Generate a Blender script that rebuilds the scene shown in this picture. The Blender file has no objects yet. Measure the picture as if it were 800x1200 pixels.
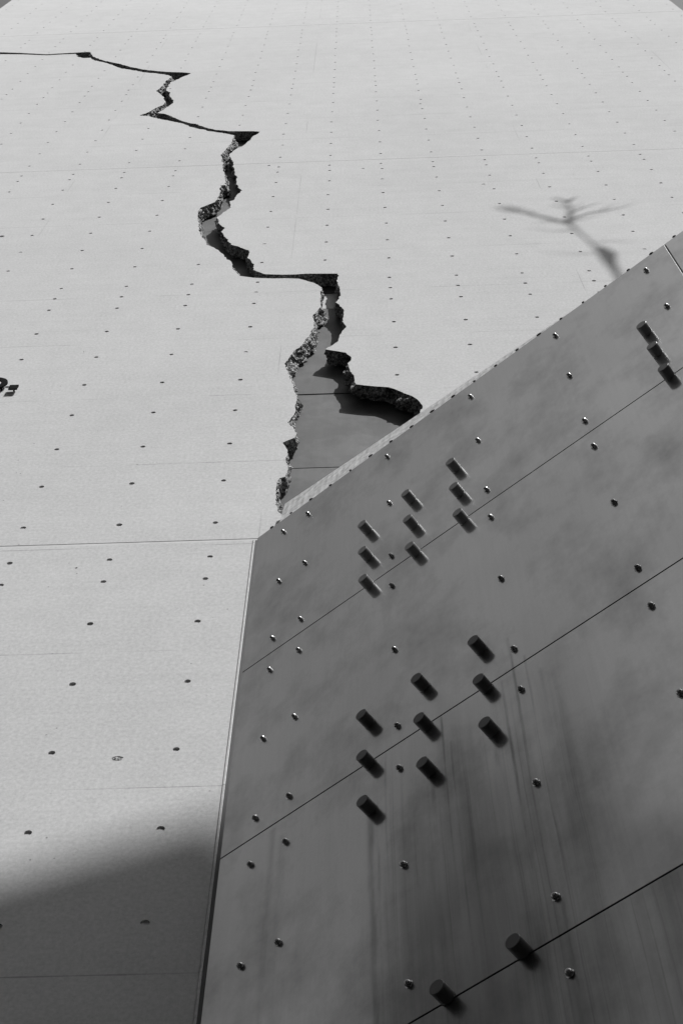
import bpy, math, random
import numpy as np
from mathutils import Vector, Matrix, noise
from mathutils.geometry import delaunay_2d_cdt

random.seed(7)
scene = bpy.context.scene
COL = scene.collection

# ------------------------------------------------------------------ camera
GRID = 0.6                      # spacing of the formwork tie holes, metres
CAM = Vector((0.0, -4.2421, 1.6))   # the concrete face is the plane y = 0
PITCH, YAW, ROLL = math.radians(63.551), math.radians(-2.7204), math.radians(0.6817)
fw = Vector((math.sin(YAW)*math.cos(PITCH), math.cos(YAW)*math.cos(PITCH), math.sin(PITCH)))
r0 = Vector((math.cos(YAW), -math.sin(YAW), 0)); u0 = r0.cross(fw)
rt = math.cos(ROLL)*r0 + math.sin(ROLL)*u0
up = -math.sin(ROLL)*r0 + math.cos(ROLL)*u0
cd = bpy.data.cameras.new('camera'); cam = bpy.data.objects.new('camera', cd); COL.objects.link(cam)
cam.matrix_world = Matrix(((rt.x, up.x, -fw.x, CAM.x), (rt.y, up.y, -fw.y, CAM.y), (rt.z, up.z, -fw.z, CAM.z), (0, 0, 0, 1)))
cd.sensor_fit = 'VERTICAL'; cd.sensor_height = 36.0; cd.sensor_width = 24.0
cd.lens = 1778.2/1200*36.0
cd.clip_start = 0.05; cd.clip_end = 3000
scene.camera = cam

# ------------------------------------------------------------------ light
SUN_AZ, SUN_EL = math.radians(37.0), math.radians(49.5)     # azimuth from the face normal towards +x
SUN = Vector((math.sin(SUN_AZ)*math.cos(SUN_EL), -math.cos(SUN_AZ)*math.cos(SUN_EL), math.sin(SUN_EL)))
w = bpy.data.worlds.new('World'); scene.world = w; w.use_nodes = True
nt = w.node_tree; nt.nodes.clear()
sky = nt.nodes.new('ShaderNodeTexSky'); sky.sky_type = 'NISHITA'; sky.sun_disc = False
sky.sun_elevation = SUN_EL
sky.sun_rotation = math.atan2(SUN.x, SUN.y)
sky.air_density = 1.0; sky.dust_density = 2.5; sky.ozone_density = 1.0
sep = nt.nodes.new('ShaderNodeSeparateColor')               # black and white film behind a red filter
bg = nt.nodes.new('ShaderNodeBackground'); bg.inputs[1].default_value = 0.14
wo = nt.nodes.new('ShaderNodeOutputWorld')
nt.links.new(sky.outputs[0], sep.inputs[0]); nt.links.new(sep.outputs[0], bg.inputs[0]); nt.links.new(bg.outputs[0], wo.inputs[0])
sd = bpy.data.lights.new('sun', 'SUN'); sd.energy = 5.0; sd.angle = math.radians(0.53); sd.color = (1, 1, 1)
so = bpy.data.objects.new('sun', sd); COL.objects.link(so)
so.rotation_euler = SUN.to_track_quat('Z', 'Y').to_euler()
scene.view_settings.view_transform = 'Standard'; scene.view_settings.look = 'None'
scene.view_settings.gamma = 1.0; scene.view_settings.use_curve_mapping = False
scene.view_settings.exposure = 0.26
scene.render.engine = 'CYCLES'

# ------------------------------------------------------------------ helpers
def mesh_obj(name, verts, faces, mat=None, parent=None, smooth=False):
    me = bpy.data.meshes.new(name); me.from_pydata([tuple(v) for v in verts], [], faces); me.update()
    if mat: me.materials.append(mat)
    if smooth: me.polygons.foreach_set('use_smooth', [True]*len(me.polygons))
    o = bpy.data.objects.new(name, me); COL.objects.link(o)
    if parent: o.parent = parent
    return o
def link_copy(o, parent, loc):
    c = o.copy(); COL.objects.link(c); c.parent = parent; c.location = loc
    return c
def thing(name, label, cat, loc=(0, 0, 0), rz=0.0, group=None):
    o = bpy.data.objects.new(name, None); COL.objects.link(o); o.empty_display_size = 0.3
    o.location = loc; o.rotation_euler = (0, 0, rz); o['label'] = label; o['category'] = cat
    if group: o['group'] = group
    return o
def box(x0, x1, y0, y1, z0, z1):
    v = [(x0,y0,z0),(x1,y0,z0),(x1,y1,z0),(x0,y1,z0),(x0,y0,z1),(x1,y0,z1),(x1,y1,z1),(x0,y1,z1)]
    f = [(0,3,2,1),(4,5,6,7),(0,1,5,4),(1,2,6,5),(2,3,7,6),(3,0,4,7)]
    return v, f
def boxes(lst):
    V, F = [], []
    for b in lst:
        v, f = box(*b); n = len(V); V += v; F += [tuple(i+n for i in q) for q in f]
    return V, F
def bevel_box(x0, x1, y0, y1, z0, z1, b):
    """front face (y0) with a bevelled border, flat back"""
    v = [(x0,y0+b,z0),(x1,y0+b,z0),(x1,y0+b,z1),(x0,y0+b,z1),
         (x0+b,y0,z0+b),(x1-b,y0,z0+b),(x1-b,y0,z1-b),(x0+b,y0,z1-b),
         (x0,y1,z0),(x1,y1,z0),(x1,y1,z1),(x0,y1,z1)]
    f = [(4,5,6,7),(0,1,5,4),(1,2,6,5),(2,3,7,6),(3,0,4,7),(8,9,1,0),(9,10,2,1),(10,11,3,2),(11,8,0,3),(8,11,10,9)]
    return v, f

class M:
    """small node-material writer"""
    def __init__(s, name):
        s.m = bpy.data.materials.new(name); s.m.use_nodes = True; s.t = s.m.node_tree
        s.b = s.t.nodes['Principled BSDF']
    def n(s, kind, **kw):
        o = s.t.nodes.new(kind)
        for k, v in kw.items(): setattr(o, k, v)
        return o
    def l(s, a, b): s.t.links.new(a, b)
    def val(s, x, inp):
        if hasattr(x, 'is_linked') or hasattr(x, 'links'): s.l(x, inp)
        else: inp.default_value = x
    def math(s, op, a, b=0.0, c=0.0, clamp=False):
        o = s.n('ShaderNodeMath', operation=op, use_clamp=clamp)
        s.val(a, o.inputs[0]); s.val(b, o.inputs[1]); s.val(c, o.inputs[2]); return o.outputs[0]
    def coord(s, obj=None):
        o = s.n('ShaderNodeTexCoord'); o.object = obj; return o.outputs['Object']
    def mapping(s, v, scale=(1, 1, 1), loc=(0, 0, 0)):
        o = s.n('ShaderNodeMapping'); s.l(v, o.inputs[0]); o.inputs['Scale'].default_value = scale; o.inputs['Location'].default_value = loc
        return o.outputs[0]
    def noise(s, v, scale, detail=4, rough=0.55, lo=0.0, hi=1.0, f0=0.0, f1=1.0):
        o = s.n('ShaderNodeTexNoise'); s.l(v, o.inputs['Vector']); o.inputs['Scale'].default_value = scale
        o.inputs['Detail'].default_value = detail; o.inputs['Roughness'].default_value = rough
        return s.map(o.outputs[0], lo, hi, f0, f1)
    def map(s, x, a, b, c, d, kind='LINEAR'):
        o = s.n('ShaderNodeMapRange', interpolation_type=kind); s.val(x, o.inputs[0])
        for i, q in enumerate((a, b, c, d)): o.inputs[i+1].default_value = q
        return o.outputs[0]
    def grey(s, x):
        o = s.n('ShaderNodeCombineColor')
        for i in range(3): s.l(x, o.inputs[i])
        return o.outputs[0]
    def sepv(s, v):
        o = s.n('ShaderNodeSeparateXYZ'); s.l(v, o.inputs[0]); return o.outputs
    def bump(s, h, strength, dist):
        o = s.n('ShaderNodeBump'); s.l(h, o.inputs['Height']); o.inputs['Strength'].default_value = strength; o.inputs['Distance'].default_value = dist
        s.l(o.outputs[0], s.b.inputs['Normal'])
def plain(name, g, rough=0.6, metal=0.0, var=0.15, scale=8.0):
    q = M(name); v = q.coord()
    q.l(q.grey(q.noise(v, scale, 5, 0.6, 0.3, 0.7, g*(1-var), g*(1+var))), q.b.inputs['Base Color'])
    q.b.inputs['Roughness'].default_value = rough; q.b.inputs['Metallic'].default_value = metal
    return q.m

# ------------------------------------------------------------------ materials
def concrete_material(origin):
    q = M('fair_faced_concrete'); v = q.coord(origin)
    x, y, z = q.sepv(v)
    big = q.noise(v, 0.35, 4, 0.55, 0.3, 0.7, -0.018, 0.018)
    mid = q.noise(q.mapping(v, (1.2, 1, 3.5)), 1.6, 5, 0.6, 0.3, 0.7, -0.009, 0.009)
    streak = q.noise(q.mapping(v, (0.55, 1, 22)), 1.0, 3, 0.55, 0.35, 0.65, -0.006, 0.006)   # horizontal laitance lines
    fine = q.noise(v, 45, 5, 0.8, 0.3, 0.7, -0.075, 0.075)
    cloud = q.noise(q.mapping(v, (1, 1, 0.6)), 5, 5, 0.65, 0.3, 0.7, -0.013, 0.013)
    # hairlines where shuttering sheets met: every 2.02 grid steps in height
    zz = q.math('DIVIDE', q.math('SUBTRACT', z, 6.118), 1.209)
    fr = q.math('ABSOLUTE', q.math('SUBTRACT', q.math('FRACT', q.math('ADD', zz, 0.5)), 0.5))
    wob = q.noise(q.mapping(v, (6, 1, 1)), 1.0, 2, 0.5, 0.3, 0.7, -0.0015, 0.0015)
    ln = q.math('LESS_THAN', q.math('ADD', fr, wob), 0.0032)
    msk = q.noise(q.mapping(v, (0.9, 1, 0.8)), 1.3, 2, 0.5, 0.45, 0.55, 0.0, 1.0)
    hair = q.math('MULTIPLY', ln, msk)
    # vertical sheet edges
    xx = q.math('DIVIDE', q.math('ADD', x, 0.705), 2.61)
    fx = q.math('ABSOLUTE', q.math('SUBTRACT', q.math('FRACT', q.math('ADD', xx, 0.5)), 0.5))
    lx = q.math('LESS_THAN', fx, 0.0018)
    mx = q.noise(q.mapping(v, (0.3, 1, 0.5)), 1.7, 2, 0.5, 0.52, 0.62, 0.0, 0.5)
    hair2 = q.math('MULTIPLY', lx, mx)
    # blow holes and specks
    vo = q.n('ShaderNodeTexVoronoi'); q.l(v, vo.inputs['Vector']); vo.inputs['Scale'].default_value = 10.0
    sp = q.math('LESS_THAN', vo.outputs['Distance'], 0.055)
    sp = q.math('MULTIPLY', sp, q.noise(v, 1.4, 3, 0.6, 0.5, 0.6, 0.0, 1.0))
    tot = q.math('ADD', q.math('ADD', big, mid), q.math('ADD', q.math('ADD', streak, fine), cloud))
    col = q.math('ADD', tot, 0.43)
    dark = q.math('ADD', q.math('ADD', q.math('MULTIPLY', hair, 0.30), q.math('MULTIPLY', hair2, 0.4)), q.math('MULTIPLY', sp, 0.55), clamp=True)
    col = q.math('MULTIPLY', col, q.math('SUBTRACT', 1.0, dark))
    q.l(q.grey(col), q.b.inputs['Base Color'])
    q.b.inputs['Roughness'].default_value = 0.9; q.b.inputs['Specular IOR Level'].default_value = 0.0
    h = q.math('ADD', q.noise(v, 120, 4, 0.7), q.math('MULTIPLY', q.noise(v, 18, 4, 0.6), 0.8))
    h = q.math('ADD', h, q.math('MULTIPLY', q.noise(v, 2.2, 3, 0.5), 6.0))
    q.bump(h, 0.5, 0.0012)
    return q.m
def broken_material():
    q = M('broken_concrete'); v = q.coord()
    vo = q.n('ShaderNodeTexVoronoi'); q.l(v, vo.inputs['Vector']); vo.inputs['Scale'].default_value = 60.0
    agg = q.map(q.sepv(vo.outputs['Color'])[0], 0, 1, 0.12, 0.62)
    edge = q.map(vo.outputs['Distance'], 0.25, 0.75, 1.0, 0.35)
    nz = q.noise(v, 30, 5, 0.7, 0.3, 0.7, 0.75, 1.15)
    q.l(q.grey(q.math('MULTIPLY', q.math('MULTIPLY', agg, edge), nz)), q.b.inputs['Base Color'])
    q.b.inputs['Roughness'].default_value = 0.95; q.b.inputs['Specular IOR Level'].default_value = 0.2
    q.bump(q.math('ADD', q.map(vo.outputs['Distance'], 0, 0.8, 1, 0), q.noise(v, 90, 4, 0.7)), 1.0, 0.012)
    return q.m
def steel_material(name, origin, base, rough, stains_and_shade=True, haze=0.0):
    q = M(name); v = q.coord(origin)
    x, y, z = q.sepv(v)
    cloud = q.noise(q.mapping(v, (1, 1, 0.7)), 0.9, 4, 0.55, 0.3, 0.7, -0.10, 0.08)
    fine = q.noise(q.mapping(v, (40, 1, 2.2)), 1.0, 4, 0.6, 0.3, 0.7, -0.025, 0.025)
    grit = q.noise(v, 70, 4, 0.75, 0.3, 0.7, -0.035, 0.035)
    f = q.math('ADD', q.math('ADD', q.math('ADD', cloud, fine), grit), 1.0)
    rgh = q.noise(v, 1.3, 3, 0.5, 0.3, 0.7, rough*0.85, rough*1.25)
    if stains_and_shade:
        # rain streaks that run down from the studs and bolts
        wob = q.noise(q.mapping(v, (1.2, 1, 0.9)), 1.0, 3, 0.5, 0, 1, -0.02, 0.02)
        xs = q.math('ADD', x, wob)
        cx = q.n('ShaderNodeCombineXYZ'); q.l(xs, cx.inputs[0]); q.l(y, cx.inputs[1]); q.l(z, cx.inputs[2])
        st = q.noise(q.mapping(cx.outputs[0], (46, 1, 0.22)), 1.0, 3, 0.6, 0.55, 0.75, 0.0, 1.0)
        st2 = q.noise(q.mapping(cx.outputs[0], (7, 1, 0.35), (3.3, 0, 1)), 1.0, 5, 0.6, 0.40, 0.75, 0.0, 1.0)
        lo = q.map(x, 0.72, 1.05, 0.15, 1.0, 'SMOOTHSTEP'); hi = q.map(x, 1.6, 2.0, 1.0, 0.08, 'SMOOTHSTEP')
        zz = q.map(z, 5.9, 7.3, 1.0, 0.0, 'SMOOTHSTEP')
        mk = q.math('MULTIPLY', q.math('MULTIPLY', lo, hi), zz)
        far = q.math('MULTIPLY', q.map(x, 2.2, 2.6, 0.0, 0.3, 'SMOOTHSTEP'), q.map(z, 6.7, 7.4, 1.0, 0.1, 'SMOOTHSTEP'))
        mk = q.math('MAXIMUM', mk, far)
        mk = q.math('MAXIMUM', mk, q.math('MULTIPLY', q.math('LESS_THAN', z, 5.252), 0.95))      # lowest sheets: dim reflection painted in as darker colour, along with the streaks
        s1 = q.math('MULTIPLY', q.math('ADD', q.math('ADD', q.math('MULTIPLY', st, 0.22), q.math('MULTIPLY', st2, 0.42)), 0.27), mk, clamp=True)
        # single drips, each starting at a fixing
        brk = q.noise(q.mapping(cx.outputs[0], (9, 1, 1.1)), 1.0, 4, 0.65, 0.38, 0.66, 0.0, 1.0)
        for (cx_, z0_, w_, a_) in ((0.836, 6.50, 0.020, 0.5), (0.862, 6.50, 0.008, 0.4), (0.905, 6.80, 0.006, 0.3), (1.135, 6.49, 0.012, 0.4), (1.20, 6.80, 0.006, 0.5), (1.235, 6.6, 0.006, 0.35),
                                   (1.432, 6.47, 0.014, 0.35), (1.50, 6.78, 0.007, 0.55), (1.56, 7.05, 0.007, 0.5), (1.62, 6.85, 0.006, 0.4), (1.585, 5.42, 0.010, 0.4), (1.68, 6.7, 0.02, 0.2), (0.300, 6.78, 0.015, 0.25), (0.36, 6.7, 0.02, 0.2)):
            dx = q.math('ABSOLUTE', q.math('SUBTRACT', xs, cx_))
            dr = q.math('MULTIPLY', q.map(dx, 0.0, w_*1.9, 1.0, 0.0, 'SMOOTHSTEP'), q.map(z, z0_-0.02, z0_, 1.0, 0.0))
            dr = q.math('MULTIPLY', dr, q.map(z, z0_-2.4, z0_-0.2, 0.25, 1.0))
            s1 = q.math('MAXIMUM', s1, q.math('ADD', q.math('MULTIPLY', s1, 0.75), q.math('MULTIPLY', q.math('MULTIPLY', dr, brk), a_*1.1)))
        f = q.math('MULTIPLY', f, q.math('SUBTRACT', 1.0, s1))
        # smudges next to the joints
        sm = q.noise(q.mapping(v, (2.2, 1, 1.6), (9, 0, 4)), 1.0, 5, 0.65, 0.47, 0.72, 0.0, 0.36)
        f = q.math('MULTIPLY', f, q.math('SUBTRACT', 1.0, sm))
        rgh = q.math('ADD', rgh, q.math('MULTIPLY', s1, 0.18))
    q.l(q.grey(q.math('MULTIPLY', f, base)), q.b.inputs['Base Color'])
    q.l(rgh, q.b.inputs['Roughness']); q.b.inputs['Metallic'].default_value = 1.0
    h = q.noise(v, 1.1, 2, 0.5)
    q.bump(h, 0.35, 0.02)
    if haze:                                     # oxide skin: part of the sheet scatters much more broadly
        g2 = q.n('ShaderNodeBsdfAnisotropic'); g2.inputs['Roughness'].default_value = 0.32
        q.l(q.b.inputs['Base Color'].links[0].from_socket, g2.inputs[0])
        mx = q.n('ShaderNodeMixShader'); mx.inputs[0].default_value = haze
        out = q.t.nodes['Material Output']
        q.l(q.b.outputs[0], mx.inputs[1]); q.l(g2.outputs[0], mx.inputs[2]); q.l(mx.outputs[0], out.inputs[0])
    return q.m

# ------------------------------------------------------------------ ground
gm = M('paving'); gv = gm.coord()
br = gm.n('ShaderNodeTexBrick'); gm.l(gv, br.inputs['Vector']); br.inputs['Scale'].default_value = 1.6
br.inputs['Color1'].default_value = (.055,.055,.055,1); br.inputs['Color2'].default_value = (.075,.075,.075,1); br.inputs['Mortar'].default_value = (.03,.03,.03,1)
br.inputs['Mortar Size'].default_value = 0.01
gm.l(br.outputs[0], gm.b.inputs['Base Color']); gm.b.inputs['Roughness'].default_value = 0.9
g = mesh_obj('ground', [(-900,-900,0),(900,-900,0),(900,900,0),(-900,900,0)], [(0,1,2,3)], gm.m); g['kind'] = 'structure'

# ------------------------------------------------------------------ the concrete tower with the crack
XL, XR, ZTOP = -7.15, 5.75, 37.0
tower = thing('concrete_tower', 'tall pale fair-faced concrete tower face split by a jagged crack', 'building', (0, 0, 0))
CONC = concrete_material(tower); BROKEN = broken_material()
CRACK = [(-6.998, 28.237), (-6.067, 27.98), (-5.675, 27.831), (-5.202, 27.601), (-4.923, 27.639), (-4.711, 27.66), (-4.5, 27.68), (-4.372, 27.218), (-4.162,
26.837), (-3.83, 26.441), (-3.58, 26.093), (-3.271, 25.763), (-2.986, 25.585), (-2.712, 25.488), (-2.585, 25.393), (-2.656, 25.184), (-2.747, 24.929),
(-2.831, 24.691), (-2.831, 24.448), (-2.831, 24.223), (-2.824, 24.094), (-2.749, 23.924), (-2.732, 23.704), (-2.637, 23.326), (-2.626, 23.159),
(-2.672, 22.923), (-2.728, 22.678), (-2.78, 22.519), (-2.681, 22.464), (-2.6, 22.362), (-2.456, 22.083), (-2.36, 21.924), (-2.296, 21.845), (-2.232,
21.772), (-2.179, 21.747), (-2.046, 21.52), (-1.882, 21.331), (-1.711, 21.228), (-1.561, 21.204), (-1.387, 21.176), (-1.297, 21.131), (-1.377,
20.881), (-1.406, 20.67), (-1.461, 20.399), (-1.549, 20.198), (-1.606, 19.935), (-1.568, 19.708), (-1.521, 19.366), (-1.473, 18.992), (-1.432,
18.632), (-1.401, 18.328), (-1.339, 18.193), (-1.385, 18.016), (-1.404, 17.907), (-1.406, 17.798), (-1.45, 17.751), (-1.425, 17.611), (-1.425,
17.477), (-1.492, 17.277), (-1.535, 17.117), (-1.507, 17.019), (-1.504, 16.909), (-1.426, 16.729), (-1.448, 16.57), (-1.382, 16.337), (-1.319,
16.114), (-1.258, 16.058), (-1.197, 15.981), (-1.132, 15.902), (-1.12, 15.757), (-1.131, 15.65), (-1.1, 15.599), (-1.06, 15.456), (-1.048, 15.261),
(-0.986, 15.183), (-0.93, 15.117), (-0.778, 15.085), (-0.641, 15.08), (-0.543, 15.092), (-0.405, 15.077), (-0.262, 15.061), (-0.255, 14.789), (-0.237,
14.574), (-0.243, 14.337), (-0.275, 14.238), (-0.199, 14.012), (-0.203, 13.851), (-0.216, 13.731), (-0.18, 13.62), (-0.219, 13.467), (-0.24, 13.327),
(-0.244, 13.265), (-0.345, 13.076), (-0.285, 13.043), (-0.181, 12.986), (-0.139, 12.877), (-0.143, 12.8), (-0.162, 12.762), (-0.149, 12.609), (-0.117,
12.433), (-0.104, 12.298), (0.008, 12.253), (0.14, 12.218), (0.225, 12.128), (0.309, 12.028), (0.364, 11.898), (0.379, 11.825), (0.338, 11.574),
(0.196, 10.882), (-0.04, 10.247), (-0.305, 9.851), (-0.485, 9.784), (-0.57, 10.103), (-0.626, 10.276), (-0.622, 10.387), (-0.628, 10.428), (-0.627,
10.607), (-0.611, 10.669), (-0.575, 10.687), (-0.565, 10.784), (-0.578, 11.01), (-0.578, 11.125), (-0.616, 11.246), (-0.536, 11.331), (-0.524,
11.384), (-0.548, 11.509), (-0.595, 11.6), (-0.561, 11.712), (-0.544, 11.84), (-0.539, 12.019), (-0.566, 12.183), (-0.592, 12.425), (-0.629, 12.577),
(-0.664, 12.783), (-0.621, 12.975), (-0.551, 13.162), (-0.513, 13.331), (-0.474, 13.452), (-0.447, 13.606), (-0.45, 13.767), (-0.466, 13.906),
(-0.424, 14.04), (-0.398, 14.15), (-0.408, 14.413), (-0.402, 14.667), (-0.477, 14.814), (-0.547, 14.884), (-0.617, 14.949), (-0.735, 14.975), (-0.852,
14.98), (-1.031, 15.02), (-1.168, 15.095), (-1.234, 15.281), (-1.267, 15.496), (-1.292, 15.591), (-1.393, 15.836), (-1.484, 16.041), (-1.563, 16.132),
(-1.586, 16.299), (-1.649, 16.476), (-1.685, 16.72), (-1.751, 17.234), (-1.754, 17.385), (-1.746, 17.519), (-1.675, 17.644), (-1.601, 17.753),
(-1.581, 18.032), (-1.597, 18.449), (-1.552, 18.469), (-1.57, 18.737), (-1.621, 19.196), (-1.682, 19.772), (-1.713, 19.886), (-1.674, 20.218),
(-1.619, 20.521), (-1.624, 20.867), (-1.613, 20.972), (-1.751, 21.106), (-1.936, 21.25), (-2.126, 21.446), (-2.211, 21.547), (-2.346, 21.78), (-2.497,
21.931), (-2.625, 22.059), (-2.727, 22.156), (-2.807, 22.25), (-2.863, 22.33), (-3, 22.408), (-2.923, 22.544), (-2.858, 22.785), (-2.767, 23.026),
(-2.738, 23.255), (-2.789, 23.442), (-2.809, 23.627), (-2.897, 23.858), (-2.964, 24.07), (-2.938, 24.339), (-2.904, 24.659), (-2.916, 24.827),
(-2.855, 25.154), (-2.93, 25.307), (-3.105, 25.467), (-3.319, 25.608), (-3.55, 25.854), (-3.746, 26.024), (-4.053, 26.562), (-4.305, 26.867), (-4.397,
27.104), (-4.517, 27.106), (-4.645, 27.291), (-4.697, 27.526), (-4.904, 27.53), (-5.183, 27.5), (-5.647, 27.686), (-6.026, 27.783), (-6.967, 28.105)]
def refine(poly, step, amp_of):
    out = []
    n = len(poly)
    for i in range(n):
        a = Vector(poly[i]); b = Vector(poly[(i+1) % n]); d = b-a; L = d.length
        k = max(1, int(L/step)); nn = Vector((-d.y, d.x))/max(L, 1e-6)
        amp = amp_of(a, b)
        for j in range(k):
            p = a + d*(j/k)
            if j and amp:
                e = noise.noise((p.x*14, p.y*9, 3.1)) + 0.7*noise.noise((p.x*45, p.y*30, 8.7))
                p = p + nn*e*amp*min(1.0, L*4)
            out.append((p.x, p.y))
    return out
def amp_of(a, b):
    d = b-a
    return 0.004 if abs(d.y) < 0.55*abs(d.x) else 0.020
crack = refine(CRACK, 0.022, amp_of)
cp = np.array(crack)
def in_poly(P, poly):
    res = np.zeros(len(P), bool)
    x0, y0 = poly[:, 0], poly[:, 1]; x1, y1 = np.roll(x0, -1), np.roll(y0, -1)
    dy = y1-y0; dy = np.where(np.abs(dy) < 1e-12, 1e-12, dy)
    for i in range(0, len(P), 2000):
        px, py = P[i:i+2000, 0][:, None], P[i:i+2000, 1][:, None]
        c = ((y0 > py) != (y1 > py)) & (px < (x1-x0)*(py-y0)/dy + x0)
        res[i:i+2000] = c.sum(1) % 2 == 1
    return res
# tie holes
rows = [k for k in np.arange(12.065-1.012*13, 12.0, 1.012)] + [12.065,12.868,13.315,14.08] + [14.08+1.009*i for i in range(1, 8)]
rows += [21.66,22.15] + [22.15+1.0*i for i in range(1, 7)] + [28.95,29.36,30.17] + [30.17+1.035*i for i in range(1, 7)] + [37.15,37.7,38.38]
rows += [38.38+1.035*i for i in range(1, 7)] + [45.3,45.9,47.2] + [47.2+1.035*i for i in range(1, 12)]
JOINTS = [(9.796, 0.016, 0.0022), (19.42, 0.0028, 0.003), (29.66, 0.0045, 0.005)]   # height, half width, depth
holes = []
for rr in rows:
    z = rr*GRID+1.6
    if z < 0.2 or z > ZTOP-0.3: continue
    for c in range(-6, 17):
        x = (-5.644+c)*GRID
        if x < XL+0.08 or x > XR-0.08: continue
        if any(abs(z-j[0]) < j[1]+0.03 for j in JOINTS): continue
        rad = 0.0185*random.uniform(0.92, 1.06)
        holes.append((x+random.uniform(-.006, .006), z+random.uniform(-.006, .006), rad, random.uniform(0.0075, 0.0115) if random.random() > 0.05 or z < 12 else 0.004))
for xx_, zz_, rr_, dd_ in [(-3.70,16.69,.03,.03),(0.0,19.0,.018,.004),(1.31,18.1,.02,.004),(-2.31,13.2,.006,.01),(-1.77,9.5,.008,.01),(-1.10,19.3,.02,.02),(0.80,22.5,.02,.006)]:
    holes.append((xx_, zz_, rr_, dd_))
H = np.array(holes)
dmin = np.array([np.min(np.hypot(cp[:, 0]-h[0], cp[:, 1]-h[1])) for h in H])
keep = (~in_poly(H[:, :2], cp)) & (dmin > 0.05)
H = H[keep]
# one triangulated sheet with every hole, joint and the crack as constraints
V2, E2 = [], []
def loop(pts):
    n = len(V2); V2.extend(Vector(p) for p in pts); m = len(pts)
    E2.extend((n+i, n+(i+1) % m) for i in range(m))
loop([(XL, 0.0), (XR, 0.0), (XR, ZTOP), (XL, ZTOP)])
for z, hw, dp in JOINTS:
    for s in (-1, 1):
        n = len(V2); V2 += [Vector((XL-0.2, z+s*hw)), Vector((XR+0.2, z+s*hw))]; E2.append((n, n+1))
loop(crack)
for (x, z, r, d) in H:
    k = 14 if z < 11 else (10 if z < 18 else 7)
    loop([(x+r*math.cos(2*math.pi*i/k), z+r*math.sin(2*math.pi*i/k)) for i in range(k)])
vo_, eo_, fo_ = delaunay_2d_cdt(V2, E2, [], 0, 1e-5)[:3]
VV = np.array([(p.x, p.y) for p in vo_]); FF = np.array([f for f in fo_])
cen = VV[FF].mean(1)
ok = (cen[:, 0] > XL) & (cen[:, 0] < XR) & (cen[:, 1] > 0) & (cen[:, 1] < ZTOP)
ok &= ~in_poly(cen, cp)
for i in range(0, len(H), 200):
    h = H[i:i+200]
    d = np.hypot(cen[:, 0][:, None]-h[:, 0], cen[:, 1][:, None]-h[:, 1])
    ok &= ~(d < h[:, 2]*0.99).any(1)
bandf = np.zeros(len(cen), bool); lift = np.zeros(len(cen), int)
for z, hw, dp in JOINTS:
    bandf |= np.abs(cen[:, 1]-z) < hw
    lift += cen[:, 1] > z
def rim_edges(F):
    e = {}
    for f in F:
        for a, b in ((f[0], f[1]), (f[1], f[2]), (f[2], f[0])):
            e[(a, b)] = 1
    return [(a, b) for (a, b) in e if (b, a) not in e]
for L in range(len(JOINTS)+1):
    F = FF[ok & ~bandf & (lift == L)]
    # orient towards -y
    a, b, c = VV[F[:, 0]], VV[F[:, 1]], VV[F[:, 2]]
    cr = (b[:, 0]-a[:, 0])*(c[:, 1]-a[:, 1])-(b[:, 1]-a[:, 1])*(c[:, 0]-a[:, 0])
    F = np.where((cr < 0)[:, None], F[:, ::-1], F)
    idx = {}; verts = []; faces = []
    def vid(i):
        if i not in idx: idx[i] = len(verts); verts.append((VV[i, 0], 0.0, VV[i, 1]))
        return idx[i]
    for f in F: faces.append(tuple(vid(int(i)) for i in f))
    E = rim_edges([tuple(int(i) for i in f) for f in F])
    zs = [j[0] for j in JOINTS]
    hb = H[(H[:, 1] > (0 if L == 0 else zs[L-1])) & (H[:, 1] < (99 if L == len(zs) else zs[L]))]
    back = {}; bottoms = {}
    hx, hz, hr, hd = hb.T
    for (i, j) in E:
        m = (VV[i]+VV[j])/2
        dd = np.hypot(hx-m[0], hz-m[1]); k = int(np.argmin(dd))
        if dd[k] < hr[k]*1.05: depth = hd[k]; key = k
        else:
            depth = None; key = None
            for z, hw, dp in JOINTS:
                if abs(abs(m[1]-z)-hw) < 1e-4: depth = 0.03
            if depth is None: continue
        q = []
        for t in (i, j):
            kk = (t, key)
            if kk not in back: back[kk] = len(verts); verts.append((VV[t, 0], depth, VV[t, 1]))
            q.append(back[kk])
        faces.append((vid(j), vid(i), q[0], q[1]))
        if key is not None: bottoms.setdefault(key, []).append((i, j))
    for key, es in bottoms.items():
        nxt = {a: b for a, b in es}; s0 = es[0][0]; ring = [s0]; t = nxt[s0]
        while t != s0 and t in nxt and len(ring) < 40: ring.append(t); t = nxt[t]
        faces.append(tuple(back[(t, key)] for t in reversed(ring)))
    mesh_obj('wall_section', verts, faces, CONC, tower)
# one tie hole stopped with rough mortar
pv, pf = [(0, -0.004, 0)], []
for rr_, yy_ in ((0.5, -0.004), (1.0, 0.0005)):
    for i in range(14):
        a = 2*math.pi*i/14; q_ = 0.024*rr_*(1+0.35*noise.noise((math.cos(a)*1.7, math.sin(a)*1.7, rr_*3)))
        pv.append((q_*math.cos(a)*1.25, yy_-(0.004*abs(noise.noise((i*1.3, rr_*5, 1))) if rr_ < 1 else 0), q_*math.sin(a)*0.8))
for i in range(14):
    k = (i+1) % 14; pf += [(0, 1+i, 1+k), (1+i, 15+i, 15+k, 1+k)]
pl_ = mesh_obj('mortar_plug', pv, pf, BROKEN, tower); pl_.location = (-1.258, 0, 7.566)
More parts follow.
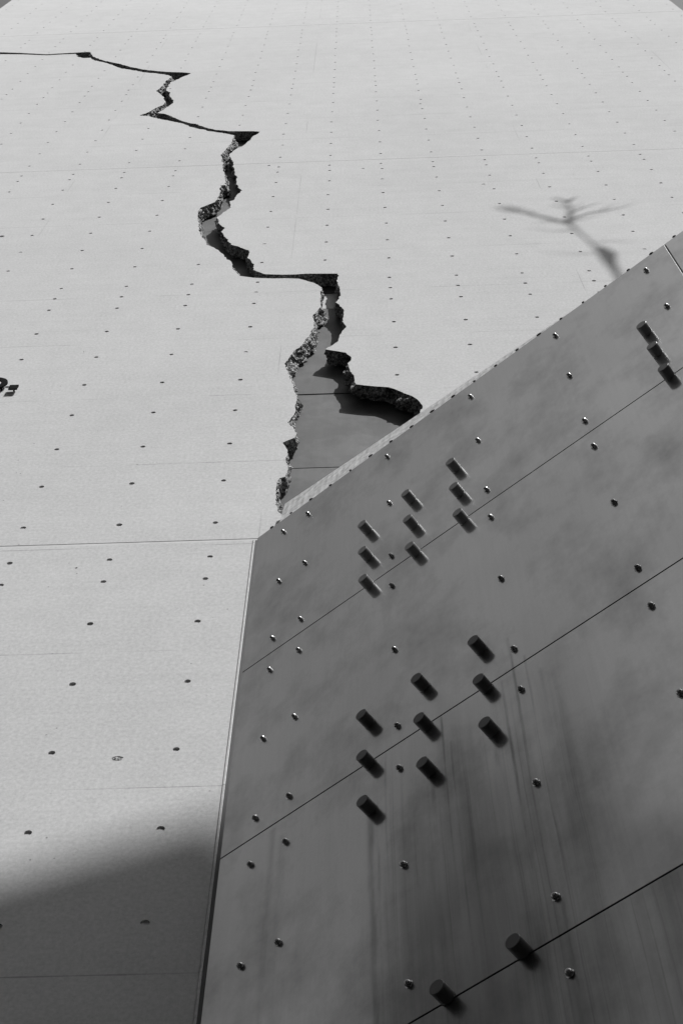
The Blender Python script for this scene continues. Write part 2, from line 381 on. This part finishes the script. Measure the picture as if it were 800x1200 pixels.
# floor of every lift joint
JM = plain('joint_mortar', 0.42, 0.9, 0, 0.08, 12)
for z, hw, dp in JOINTS:
    x1 = XR
    # stop the filling where the crack runs through the joint
    xs = [XL, XR]
    v, f = [], []
    segs = np.linspace(XL, XR, 260)
    inside = in_poly(np.stack([segs, np.full_like(segs, z)], 1), cp)
    run = []
    for i in range(len(segs)+1):
        if i < len(segs) and not inside[i]: run.append(segs[i]); continue
        if len(run) > 1:
            v = [(run[0], dp, z-hw-.004), (run[-1], dp, z-hw-.004), (run[-1], dp, z+hw+.004), (run[0], dp, z+hw+.004)]
            mesh_obj('joint_filling', v, [(0, 1, 2, 3)], JM, tower)
        run = []
# broken faces of the crack: rough strips from the front edge to the back of the facing
T = 0.122; NR = 11
n = len(crack)
tang = np.roll(cp, -1, 0)-np.roll(cp, 1, 0); tang /= np.maximum(np.linalg.norm(tang, axis=1), 1e-6)[:, None]
area = 0.5*np.sum(cp[:, 0]*np.roll(cp[:, 1], -1)-np.roll(cp[:, 0], -1)*cp[:, 1])
nor = np.stack([-tang[:, 1], tang[:, 0]], 1)*(1 if area > 0 else -1)       # into the void
rv, rf = [], []
for j in range(NR):
    y = T*j/(NR-1)
    for i in range(n):
        p = cp[i]
        if j == 0: rv.append((p[0], 0.0, p[1])); continue
        k = min(1.0, j/2.0)
        q = Vector((p[0]*32, y*32, p[1]*24))
        e = noise.noise(q) + 0.8*noise.noise(q*2.7)
        e2 = noise.noise((p[0]*7+11, y*9, p[1]*5))
        rough = 0.25 if abs(tang[i, 1]) < 0.35 else 1.0
        flare = max(0.0, nor[i, 0])*0.034*min(1.0, (p[1]-9)/2.0) if nor[i, 0] > 0.35 and not 14.2 < p[1] < 15.6 else 0.0
        if -0.2 < p[0] < 0.5 and 11.6 < p[1] < 13.2: rough *= 1.7
        if p[1] < 12.6: flare *= min(1.0, max(0.0, 0.35+2.2*noise.noise((1.7, 0.3, p[1]*2.6))))
        off = k*rough*(0.026*e + 0.042*e2) - (0.004*k) + flare*y/T
        # keep thin slits open
        dy = 0.008*k*noise.noise(q*1.7+Vector((5, 9, 2)))
        if nor[i, 1] < -0.5 and -0.25 < p[0] < 0.5 and 11.6 < p[1] < 13.4:      # spalled lip under the overhang
            off += max(0.0, noise.noise((p[0]*16, 4.4, p[1]*10)) + 0.25)*0.075*min(1.0, max(0.0, y-0.010)/0.03)*max(0.0, 1-max(0, y-0.045)/0.05)
        rv.append((p[0]+nor[i, 0]*off, y+dy, p[1]+nor[i, 1]*off))
for j in range(NR-1):
    for i in range(n):
        a, b = j*n+i, j*n+(i+1) % n
        rf.append((a, b, b+n, a+n) if area > 0 else (b, a, a+n, b+n))
ro = mesh_obj('crack_face', rv, rf, BROKEN, tower); ro['label'] = 'rough broken aggregate edge lining the crack'
# metal sheets behind the crack, each with its own edges
def inner_material():
    q = M('inner_sheet_paint'); v = q.coord(tower)
    a = q.noise(q.mapping(v, (5, 1, 0.5)), 1.0, 4, 0.6, 0.3, 0.7, 0.85, 1.12)
    b = q.noise(v, 3.2, 5, 0.65, 0.40, 0.62, 0.80, 1.05)
    q.l(q.grey(q.math('MULTIPLY', q.math('MULTIPLY', a, b), 0.12)), q.b.inputs['Base Color'])
    q.b.inputs['Roughness'].default_value = 0.6; q.b.inputs['Specular IOR Level'].default_value = 0.12
    q.bump(q.noise(v, 2.0, 3, 0.5), 0.4, 0.02)
    return q.m
INN = inner_material()
PALE = plain('pale_inner_sheet', 0.36, 0.6, 0.0, 0.08, 3)
zc = [9.0, 11.125, 12.478, 14.50, 14.93, 17.1, 19.4, 22.0, 25.0, 28.0, 31.5]
for i in range(len(zc)-1):
    mat = PALE if abs(zc[i]-14.5) < .01 else INN
    x0, x1 = (-3.5, 1.2) if zc[i] < 24 else (-6.9, 0.5)
    v, f = bevel_box(x0, x1, 0.142+0.003*(i % 2), 0.150+0.003*(i % 2), zc[i]+0.006, zc[i+1]-0.006, 0.003)
    mesh_obj('inner_sheet', v, f, mat, tower)
v, f = box(-6.95, 1.3, 0.30, 0.32, 8.8, 31.7); mesh_obj('inner_backing', v, f, plain('dark_backing', 0.05, 0.8), tower)
# flanks, back and roof of the tower
v, f = boxes([(XL, XL+0.3, 0.004, 11.7, 0, ZTOP-0.003), (XR-0.3, XR, 0.004, 11.7, 0, ZTOP-0.003), (XL+0.3, XR-0.3, 11.4, 11.7, 0, ZTOP-0.003), (XL+0.3, XR-0.3, 0.35, 11.4, ZTOP-0.3, ZTOP-0.01)])
mesh_obj('flank_wall', v, f, CONC, tower)

# ------------------------------------------------------------------ the metal wall that leans out of the crack's foot
PHI = math.radians(53.4)
MW = thing('steel_clad_wall', 'dark steel-clad wall with bolts and round studs standing out from the concrete', 'wall', (-0.712, 0, 0), PHI - math.pi/2)
# local x runs along the wall, local -y is its visible side
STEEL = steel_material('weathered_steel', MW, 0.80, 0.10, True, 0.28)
BOLTM = steel_material('bolt_steel', MW, 0.34, 0.24, False)
STUDM = steel_material('stud_steel', MW, 0.085, 0.36, False)
STUDM.node_tree.nodes['Principled BSDF'].inputs['Metallic'].default_value = 0.12
seamz = [0.22, 1.72, 3.722, 5.25, 6.80, 8.291, 9.815]
seamz = [0.70, 2.215, 3.735, 5.252, 6.799, 8.290, 9.818]
SX = [0.0, 2.950, 5.10]
GAP = 0.0045
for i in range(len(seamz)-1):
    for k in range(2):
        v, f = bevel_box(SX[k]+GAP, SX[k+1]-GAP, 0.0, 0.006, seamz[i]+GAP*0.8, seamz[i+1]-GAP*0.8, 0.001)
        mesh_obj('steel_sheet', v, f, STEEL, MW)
v, f = box(2.9462, 2.9538, 0.0012, 0.0195, 0.70, 9.814); mesh_obj('joint_sealant', v, f, plain('sheet_joint_sealant', 0.012, 0.8), MW)
v, f = boxes([(0.03, 5.09, 0.02, 0.24, 0.0, 9.80)])
mesh_obj('wall_core', v, f, plain('wall_core', 0.03, 0.9), MW)
v, f = bevel_box(0.02, 5.10, -0.02, 0.02, 0.0, 0.69, 0.01); mesh_obj('plinth', v, f, CONC, MW)
# tapering ribbed flashing on the top edge
FL = plain('pale_flashing', 0.52, 0.7, 0.0, 0.34, 26)
s0, s1 = 0.17, 2.40; N = 150; v, f = [], []
for i in range(N+1):
    s = s0+(s1-s0)*i/N; h = 0.31*(1-(s-s0)/(s1-s0))+0.004
    a = 0.0007 if i % 3 == 0 else 0.0
    v += [(s, 0.006-a, 9.822), (s, 0.006+0.105*h-a, 9.822+h), (s, 0.030+0.105*h, 9.822+h)]
for i in range(N):
    a = 3*i; f += [(a, a+3, a+4, a+1), (a+1, a+4, a+5, a+2)]
mesh_obj('flashing', v, f, FL, MW)
# clips along the top edge
def lump(w_, d_, h_):
    k = 7; v = []; f = []
    prof = [(1.0, 0.0), (0.9, 0.55), (0.45, 1.0)]
    for q, t in prof:
        for i in range(k):
            a = 2*math.pi*i/k; v.append((w_*q*math.cos(a), -d_*t, h_*q*math.sin(a)))
    for j in range(2):
        for i in range(k): f.append((j*k+(i+1) % k, j*k+i, (j+1)*k+i, (j+1)*k+(i+1) % k))
    f.append(tuple(2*k+i for i in reversed(range(k))))
    return v, f
DARK = plain('dark_sealant', 0.03, 0.7)
v, f = lump(0.015, 0.007, 0.006)
clip0 = None
for i in range(32):
    loc = (0.112+0.1528*i, 0.002, 9.822+0.004*math.sin(i*1.7))
    if clip0 is None: clip0 = mesh_obj('edge_clip', v, f, DARK, MW); clip0.location = loc
    else: link_copy(clip0, MW, loc).scale = (random.uniform(.6, 1.3), 1, random.uniform(.7, 1.2))
# domed hexagon bolts
def bolt_mesh():
    v, f = [], []
    prof = [(0.0165, 0.0, 12), (0.0165, 0.002, 12), (0.0135, 0.004, 12), (0.0135, 0.0075, 12), (0.0128, 0.012, 12), (0.0100, 0.0165, 12), (0.0050, 0.0192, 12)]
    for r, t, k in prof:
        for i in range(12):
            a = 2*math.pi*i/12; rr = r
            if 0.003 < t < 0.012 : rr = r*(1.0 if i % 2 == 0 else 0.97)
            v.append((rr*math.cos(a), -t, rr*math.sin(a)))
    for j in range(len(prof)-1):
        for i in range(12): f.append((j*12+(i+1) % 12, j*12+i, (j+1)*12+i, (j+1)*12+(i+1) % 12))
    f.append(tuple((len(prof)-1)*12+i for i in reversed(range(12))))
    return v, f
bv, bf = bolt_mesh(); bolt0 = None
brow = [9.636, 9.030, 8.426, 8.120, 7.524, 6.924, 6.623, 6.025, 5.420, 5.080, 4.50, 3.90, 3.57, 2.97, 2.37]
bcol = [0.200, 0.388, 0.984, 1.583, 2.186, 2.794, 3.10, 3.70, 4.30, 4.90]
for zi, z in enumerate(brow):
    for s in bcol:
        ss = s + (0.010*(z-7.5)/1.8 if s < 2.1 else 0)
        loc = (ss+random.uniform(-.003, .003), -0.0002, z+random.uniform(-.004, .004))
        if bolt0 is None:
            bolt0 = mesh_obj('bolt', bv, bf, BOLTM, MW, True); bolt0.location = loc; bolt0.data.set_sharp_from_angle(angle=math.radians(50))
        else:
            o = link_copy(bolt0, MW, loc); o.rotation_euler = (random.uniform(-.05, .05), random.uniform(0, 6.28), random.uniform(-.05, .05))
# studs
def stud_mesh(r, L):
    k = 28; v, f = [], []
    for rr, t in ((r*0.9, 0.0), (r*0.9, 0.0035), (r, 0.005), (r, L-0.002), (r-0.002, L)):
        for i in range(k):
            a = 2*math.pi*i/k; v.append((rr*math.cos(a), -t, rr*math.sin(a)))
    for j in range(4):
        for i in range(k): f.append((j*k+(i+1) % k, j*k+i, (j+1)*k+i, (j+1)*k+(i+1) % k))
    f.append(tuple(4*k+i for i in reversed(range(k))))
    return v, f
sv, sf = stud_mesh(0.0295, 0.061); stud0 = None
studs = [(s, z) for s in (0.849, 1.144, 1.440) for z in (8.872, 8.572, 8.271)]
studs += [(s, z) for s in (2.645, 2.945, 3.245) for z in (8.886, 8.587, 8.291)]
studs += [(s, z) for s in (0.830, 1.128, 1.429) for z in (7.078, 6.779, 6.472)]
studs += [(1.122, 5.266), (1.422, 5.271)]
for (s, z) in studs:
    if stud0 is None:
        stud0 = mesh_obj('stud', sv, sf, STUDM, MW); stud0.location = (s, 0.0, z)
        for p in stud0.data.polygons: p.use_smooth = len(p.vertices) == 4
        stud0.data.set_sharp_from_angle(angle=math.radians(40))
    else: link_copy(stud0, MW, (s, 0.0, z))
# concrete fillet and dark shadow gap where the steel meets the concrete face
v, f = bevel_box(-0.7375, -0.724, -0.006, 0.0, 0.0, 9.783, 0.003); mesh_obj('edge_trim', v, f, CONC, tower)
v, f = box(-0.7237, -0.700, -0.004, 0.0, 0.0, 9.78); mesh_obj('joint_sealant', v, f, DARK, tower)

# ------------------------------------------------------------------ raised letter and full stop at the left
def prism(outer, inner, y0, y1):
    """ring prism between two closed outlines with equal counts"""
    n = len(outer); v, f = [], []
    for y in (y0, y1):
        v += [(p[0], y, p[1]) for p in outer]
        if inner: v += [(p[0], y, p[1]) for p in inner]
    m = n*(2 if inner else 1)
    for i in range(n):
        k = (i+1) % n
        f.append((i, k, m+k, m+i)[::-1])
        if inner:
            f.append((n+i, n+k, m+n+k, m+n+i)); f.append((i, k, n+k, n+i)); f.append((m+i, m+k, m+n+k, m+n+i)[::-1])
    if not inner: f.append(tuple(range(n))); f.append(tuple(m+i for i in reversed(range(n))))
    return v, f
SIGN = thing('raised_lettering', 'black raised metal letter and full stop fixed to the concrete at the left', 'lettering', (-2.92, -0.040, 12.466))
LM = plain('black_letter_metal', 0.006, 0.8, 0.0); LM.node_tree.nodes['Principled BSDF'].inputs['Specular IOR Level'].default_value = 0.03
def dshape(x0, x1, z0, z1, n=40):
    pts = []
    for i in range(n):
        t = i/n
        if t < 0.7:
            a = -math.pi/2 + math.pi*(t/0.7)
            cxm = x0+(x1-x0)*0.35
            pts.append((cxm+(x1-cxm)*abs(math.cos(a))**0.8, (z0+z1)/2+(z1-z0)/2*math.sin(a)))
        else:
            u = (t-0.7)/0.3
            if u < 0.25: pts.append((x0+(x1-x0)*0.35*(1-u*4), z1))
            elif u < 0.75: pts.append((x0, z1-(z1-z0)*(u-0.25)*2))
            else: pts.append((x0+(x1-x0)*0.35*(u-0.75)*4, z0))
    return pts
v, f = prism(dshape(-0.075, 0.143, -0.125, 0.125), dshape(-0.02, 0.095, -0.08, 0.075), 0.0, 0.012)
mesh_obj('letter', v, f, LM, SIGN)
v, f = prism([(0.174, -0.132), (0.240, -0.132), (0.240, -0.050), (0.174, -0.050)], None, 0.0, 0.012)
mesh_obj('full_stop', v, f, LM, SIGN)
for (px_, pz_) in ((-0.045, 0.05), (0.105, -0.06), (0.207, -0.09)):
    v, f = stud_mesh(0.007, 0.029); v = [(a+px_, b+0.0402, c+pz_) for a, b, c in v]; mesh_obj('fixing_pin', v, f, LM, SIGN)

# ------------------------------------------------------------------ bare young tree in front of the tower, outside the picture: its shadow falls on the face
DT = 11.0
def at_sun(x, z, t): return Vector((x, 0, z)) + SUN*t
tp = at_sun(2.25, 14.8, DT)
TREE = thing('bare_tree', 'tall slender leafless tree whose branching shadow falls on the concrete', 'tree', (tp.x, tp.y, 0))
BARK = plain('bark', 0.09, 0.9, 0, 0.3, 20)
def tube(pts, rad, k=8):
    v, f = [], []
    for i, p in enumerate(pts):
        d = (pts[min(i+1, len(pts)-1)]-pts[max(i-1, 0)]).normalized()
        a = d.orthogonal().normalized(); b = d.cross(a)
        for j in range(k):
            t = 2*math.pi*j/k; q = p+(a*math.cos(t)+b*math.sin(t))*rad[i]*(1+0.12*noise.noise(p*3+Vector((j, 0, 0))))
            v.append(q-Vector((tp.x, tp.y, 0)))
    for i in range(len(pts)-1):
        for j in range(k): f.append((i*k+j, i*k+(j+1) % k, (i+1)*k+(j+1) % k, (i+1)*k+j))
    f.append(tuple(reversed(range(k)))); f.append(tuple((len(pts)-1)*k+j for j in range(k)))
    return v, f
tr = [Vector((tp.x+0.05*math.sin(i*0.9), tp.y+0.05*math.cos(i*1.3), tp.z*i/12)) for i in range(12)] + [tp, at_sun(2.24, 15.05, DT), at_sun(2.25, 15.32, DT), at_sun(2.22, 15.50, DT), at_sun(2.17, 15.66, DT), at_sun(2.12, 15.95, DT), at_sun(2.07, 16.25, DT), at_sun(2.04, 16.44, DT)]
trad = [0.13-0.0088*i for i in range(12)] + [0.03, 0.042, 0.07, 0.05, 0.014, 0.013, 0.016, 0.024]
v, f = tube(tr, trad, 10); mesh_obj('trunk', v, f, BARK, TREE, True)
LIMBS = [([(2.03,16.44),(1.91,16.58),(1.76,16.76),(1.62,16.91),(1.53,17.12),(1.46,17.23)], 0.042, 0.3),
 ([(1.60,16.93),(1.45,17.00),(1.34,17.10)], 0.030, 0.5), ([(1.55,17.05),(1.44,17.1),(1.33,17.2)], 0.022, 0.2),
 ([(2.03,16.44),(2.08,16.75),(2.12,17.04),(2.10,17.28)], 0.052, -0.3), ([(2.11,17.24),(2.04,17.39),(1.96,17.43)], 0.036, -0.2),
 ([(2.11,17.21),(2.19,17.37),(2.24,17.45)], 0.042, -0.4), ([(2.07,16.59),(2.28,16.79),(2.56,16.92),(2.78,17.09)], 0.034, 0.4),
 ([(2.10,16.81),(2.28,17.05),(2.45,17.20)], 0.026, -0.1), ([(2.06,16.5),(2.25,16.62),(2.4,16.70)], 0.016, -0.3),
 ([(2.16,15.75),(2.38,15.80),(2.62,15.72)], 0.012, 0.3), ([(2.12,15.4),(1.9,15.42),(1.62,15.55)], 0.011, 0.1), ([(2.12,17.0),(2.0,17.12),(1.93,17.2)], 0.02, 0.2),
 ([(1.78,16.74),(1.66,16.98),(1.60,17.15)], 0.016, 0.2), ([(2.40,16.85),(2.52,17.05),(2.60,17.12)], 0.015, -0.2), ([(1.92,16.57),(1.80,16.50),(1.68,16.52)], 0.015, 0.3), ([(2.2,16.95),(2.22,17.15),(2.3,17.3)], 0.013, 0.3),
 ([(2.05,16.2),(1.82,16.19),(1.71,16.30),(1.60,16.37)], 0.014, 0.3)]
for pts, r0_, dd in LIMBS:
    P = [at_sun(x, z, DT+dd*i/len(pts)) for i, (x, z) in enumerate(pts)]
    # densify
    Q = []
    for i in range(len(P)-1):
        for j in range(3): Q.append(P[i].lerp(P[i+1], j/3)+Vector((noise.noise(P[i]*5+Vector((j, 1, 2))), noise.noise(P[i]*5+Vector((7, j, 2))), 0))*0.012)
    Q.append(P[-1])
    R_ = [0.66*r0_*(1-0.75*i/(len(Q)-1)) for i in range(len(Q))]
    v, f = tube(Q, R_, 7); mesh_obj('limb', v, f, BARK, TREE, True)

# ------------------------------------------------------------------ buildings across the square, behind the viewer: one shades the foot of the face
def block(name, label, origin, ang, W, Dp, Hh, mat, nx, nz, wmat):
    t = thing(name, label, 'building', origin, ang)
    v, f = boxes([(0, W, 0, Dp, 0, Hh-0.9)]); mesh_obj('wall', v, f, mat, t)
    v, f = boxes([(-0.15, W+0.15, -0.15, 0.35, Hh-0.9, Hh), (-0.15, W+0.15, Dp-0.35, Dp+0.15, Hh-0.9, Hh), (-0.15, 0.35, 0.35, Dp-0.35, Hh-0.9, Hh), (W-0.35, W+0.15, 0.35, Dp-0.35, Hh-0.9, Hh)])
    mesh_obj('parapet', v, f, mat, t)
    sx, sz = W/nx, (Hh-3)/nz; w0 = None
    v, f = boxes([(0.22*sx, 0.28*sx, -0.06, -0.001, 0.25*sz, 0.8*sz), (0.72*sx, 0.78*sx, -0.06, -0.001, 0.25*sz, 0.8*sz), (0.28*sx, 0.72*sx, -0.06, -0.001, 0.74*sz, 0.8*sz), (0.28*sx, 0.72*sx, -0.09, -0.001, 0.25*sz, 0.30*sz), (0.28*sx, 0.72*sx, -0.02, -0.001, 0.30*sz, 0.74*sz)])
    for i in range(nx):
        for k in range(nz):
            loc = (i*sx, 0, 1.0+k*sz)
            if w0 is None: w0 = mesh_obj('window', v, f, wmat, t); w0.location = loc
            else: link_copy(w0, t, loc)
    return t
WIN = plain('dark_window', 0.06, 0.12, 0.0); BM1 = plain('rendered_wall', 0.22, 0.9, 0, 0.12, 0.6); BM2 = plain('dark_brick_wall', 0.035, 0.9, 0, 0.12, 0.6)
# an office building with an obtuse corner; the shadow of its roof corner falls beside the steel wall, both roof edges drop away from there
def level_edge(slope):                                # direction of a level edge whose shadow on y = 0 has this slope
    b = math.atan2(slope*SUN.y, slope*SUN.x-SUN.z); d = Vector((math.cos(b), math.sin(b), 0))
    return d if d.x > 0 else -d
DB = 34.0
C_ = Vector((-0.70, 0, 7.14)) + SUN*DB
HB = C_.z
A_ = C_ - level_edge(0.43)*26; B_ = C_ + level_edge(-1.35)*24
back_ = (A_+B_)/2 + Vector((0, -16, 0))
OFF = thing('office_building', 'tall pale office building with an obtuse corner, shading the foot of the concrete face', 'building', (C_.x, C_.y, 0))
def poly_prism(pts, z0, z1):
    n = len(pts); v = [(p.x-C_.x, p.y-C_.y, z) for z in (z0, z1) for p in pts]
    f = [(i, (i+1) % n, n+(i+1) % n, n+i) for i in range(n)] + [tuple(range(n))[::-1], tuple(n+i for i in range(n))]
    return v, f
foot = [A_, back_, B_, C_]
cm_ = (A_+B_+C_+back_)/4
inset = [p+(cm_-p).normalized()*0.35 for p in foot]
v, f = poly_prism(inset, 0, HB-0.6); mesh_obj('wall', v, f, BM1, OFF)
v, f = poly_prism(foot, HB-0.6, HB); mesh_obj('parapet', v, f, BM1, OFF)
v, f = boxes([(-0.75, -0.65, -0.10, 0.05, 0, 1.9), (0.65, 0.75, -0.10, 0.05, 0, 1.9), (-0.65, 0.65, -0.10, 0.05, 1.8, 1.9), (-0.65, 0.65, -0.14, 0.05, 0, 0.1), (-0.65, 0.65, -0.04, 0.05, 0.1, 1.8)])
w0 = None
for P0, P1 in ((inset[3], inset[0]), (inset[2], inset[3])):
    d_ = P1-P0; L_ = d_.length; ang_ = math.atan2(-d_.y, -d_.x)
    nf = Vector((-d_.y, d_.x, 0)).normalized()
    if nf.dot(cm_-P0) > 0: nf = -nf
    for i in range(int(L_/3)):
        for k in range(9):
            p = P0 + d_*((i+0.5)/int(L_/3)) - C_
            loc = (p.x, p.y, 2.0+k*3.2)
            if loc[2] > HB-3.5: continue
            if w0 is None: o = w0 = mesh_obj('window', v, f, WIN, OFF); o.location = loc
            else: o = link_copy(w0, OFF, loc)
            o.rotation_euler = (0, 0, math.atan2(nf.y, nf.x)+math.pi/2)
block('brick_building', 'dark brick building across the lane at the left, mirrored in the steel sheets', Vector((-16.0, -37.0, 0)), math.radians(90), 29, 12, 30, BM2, 7, 7, WIN)
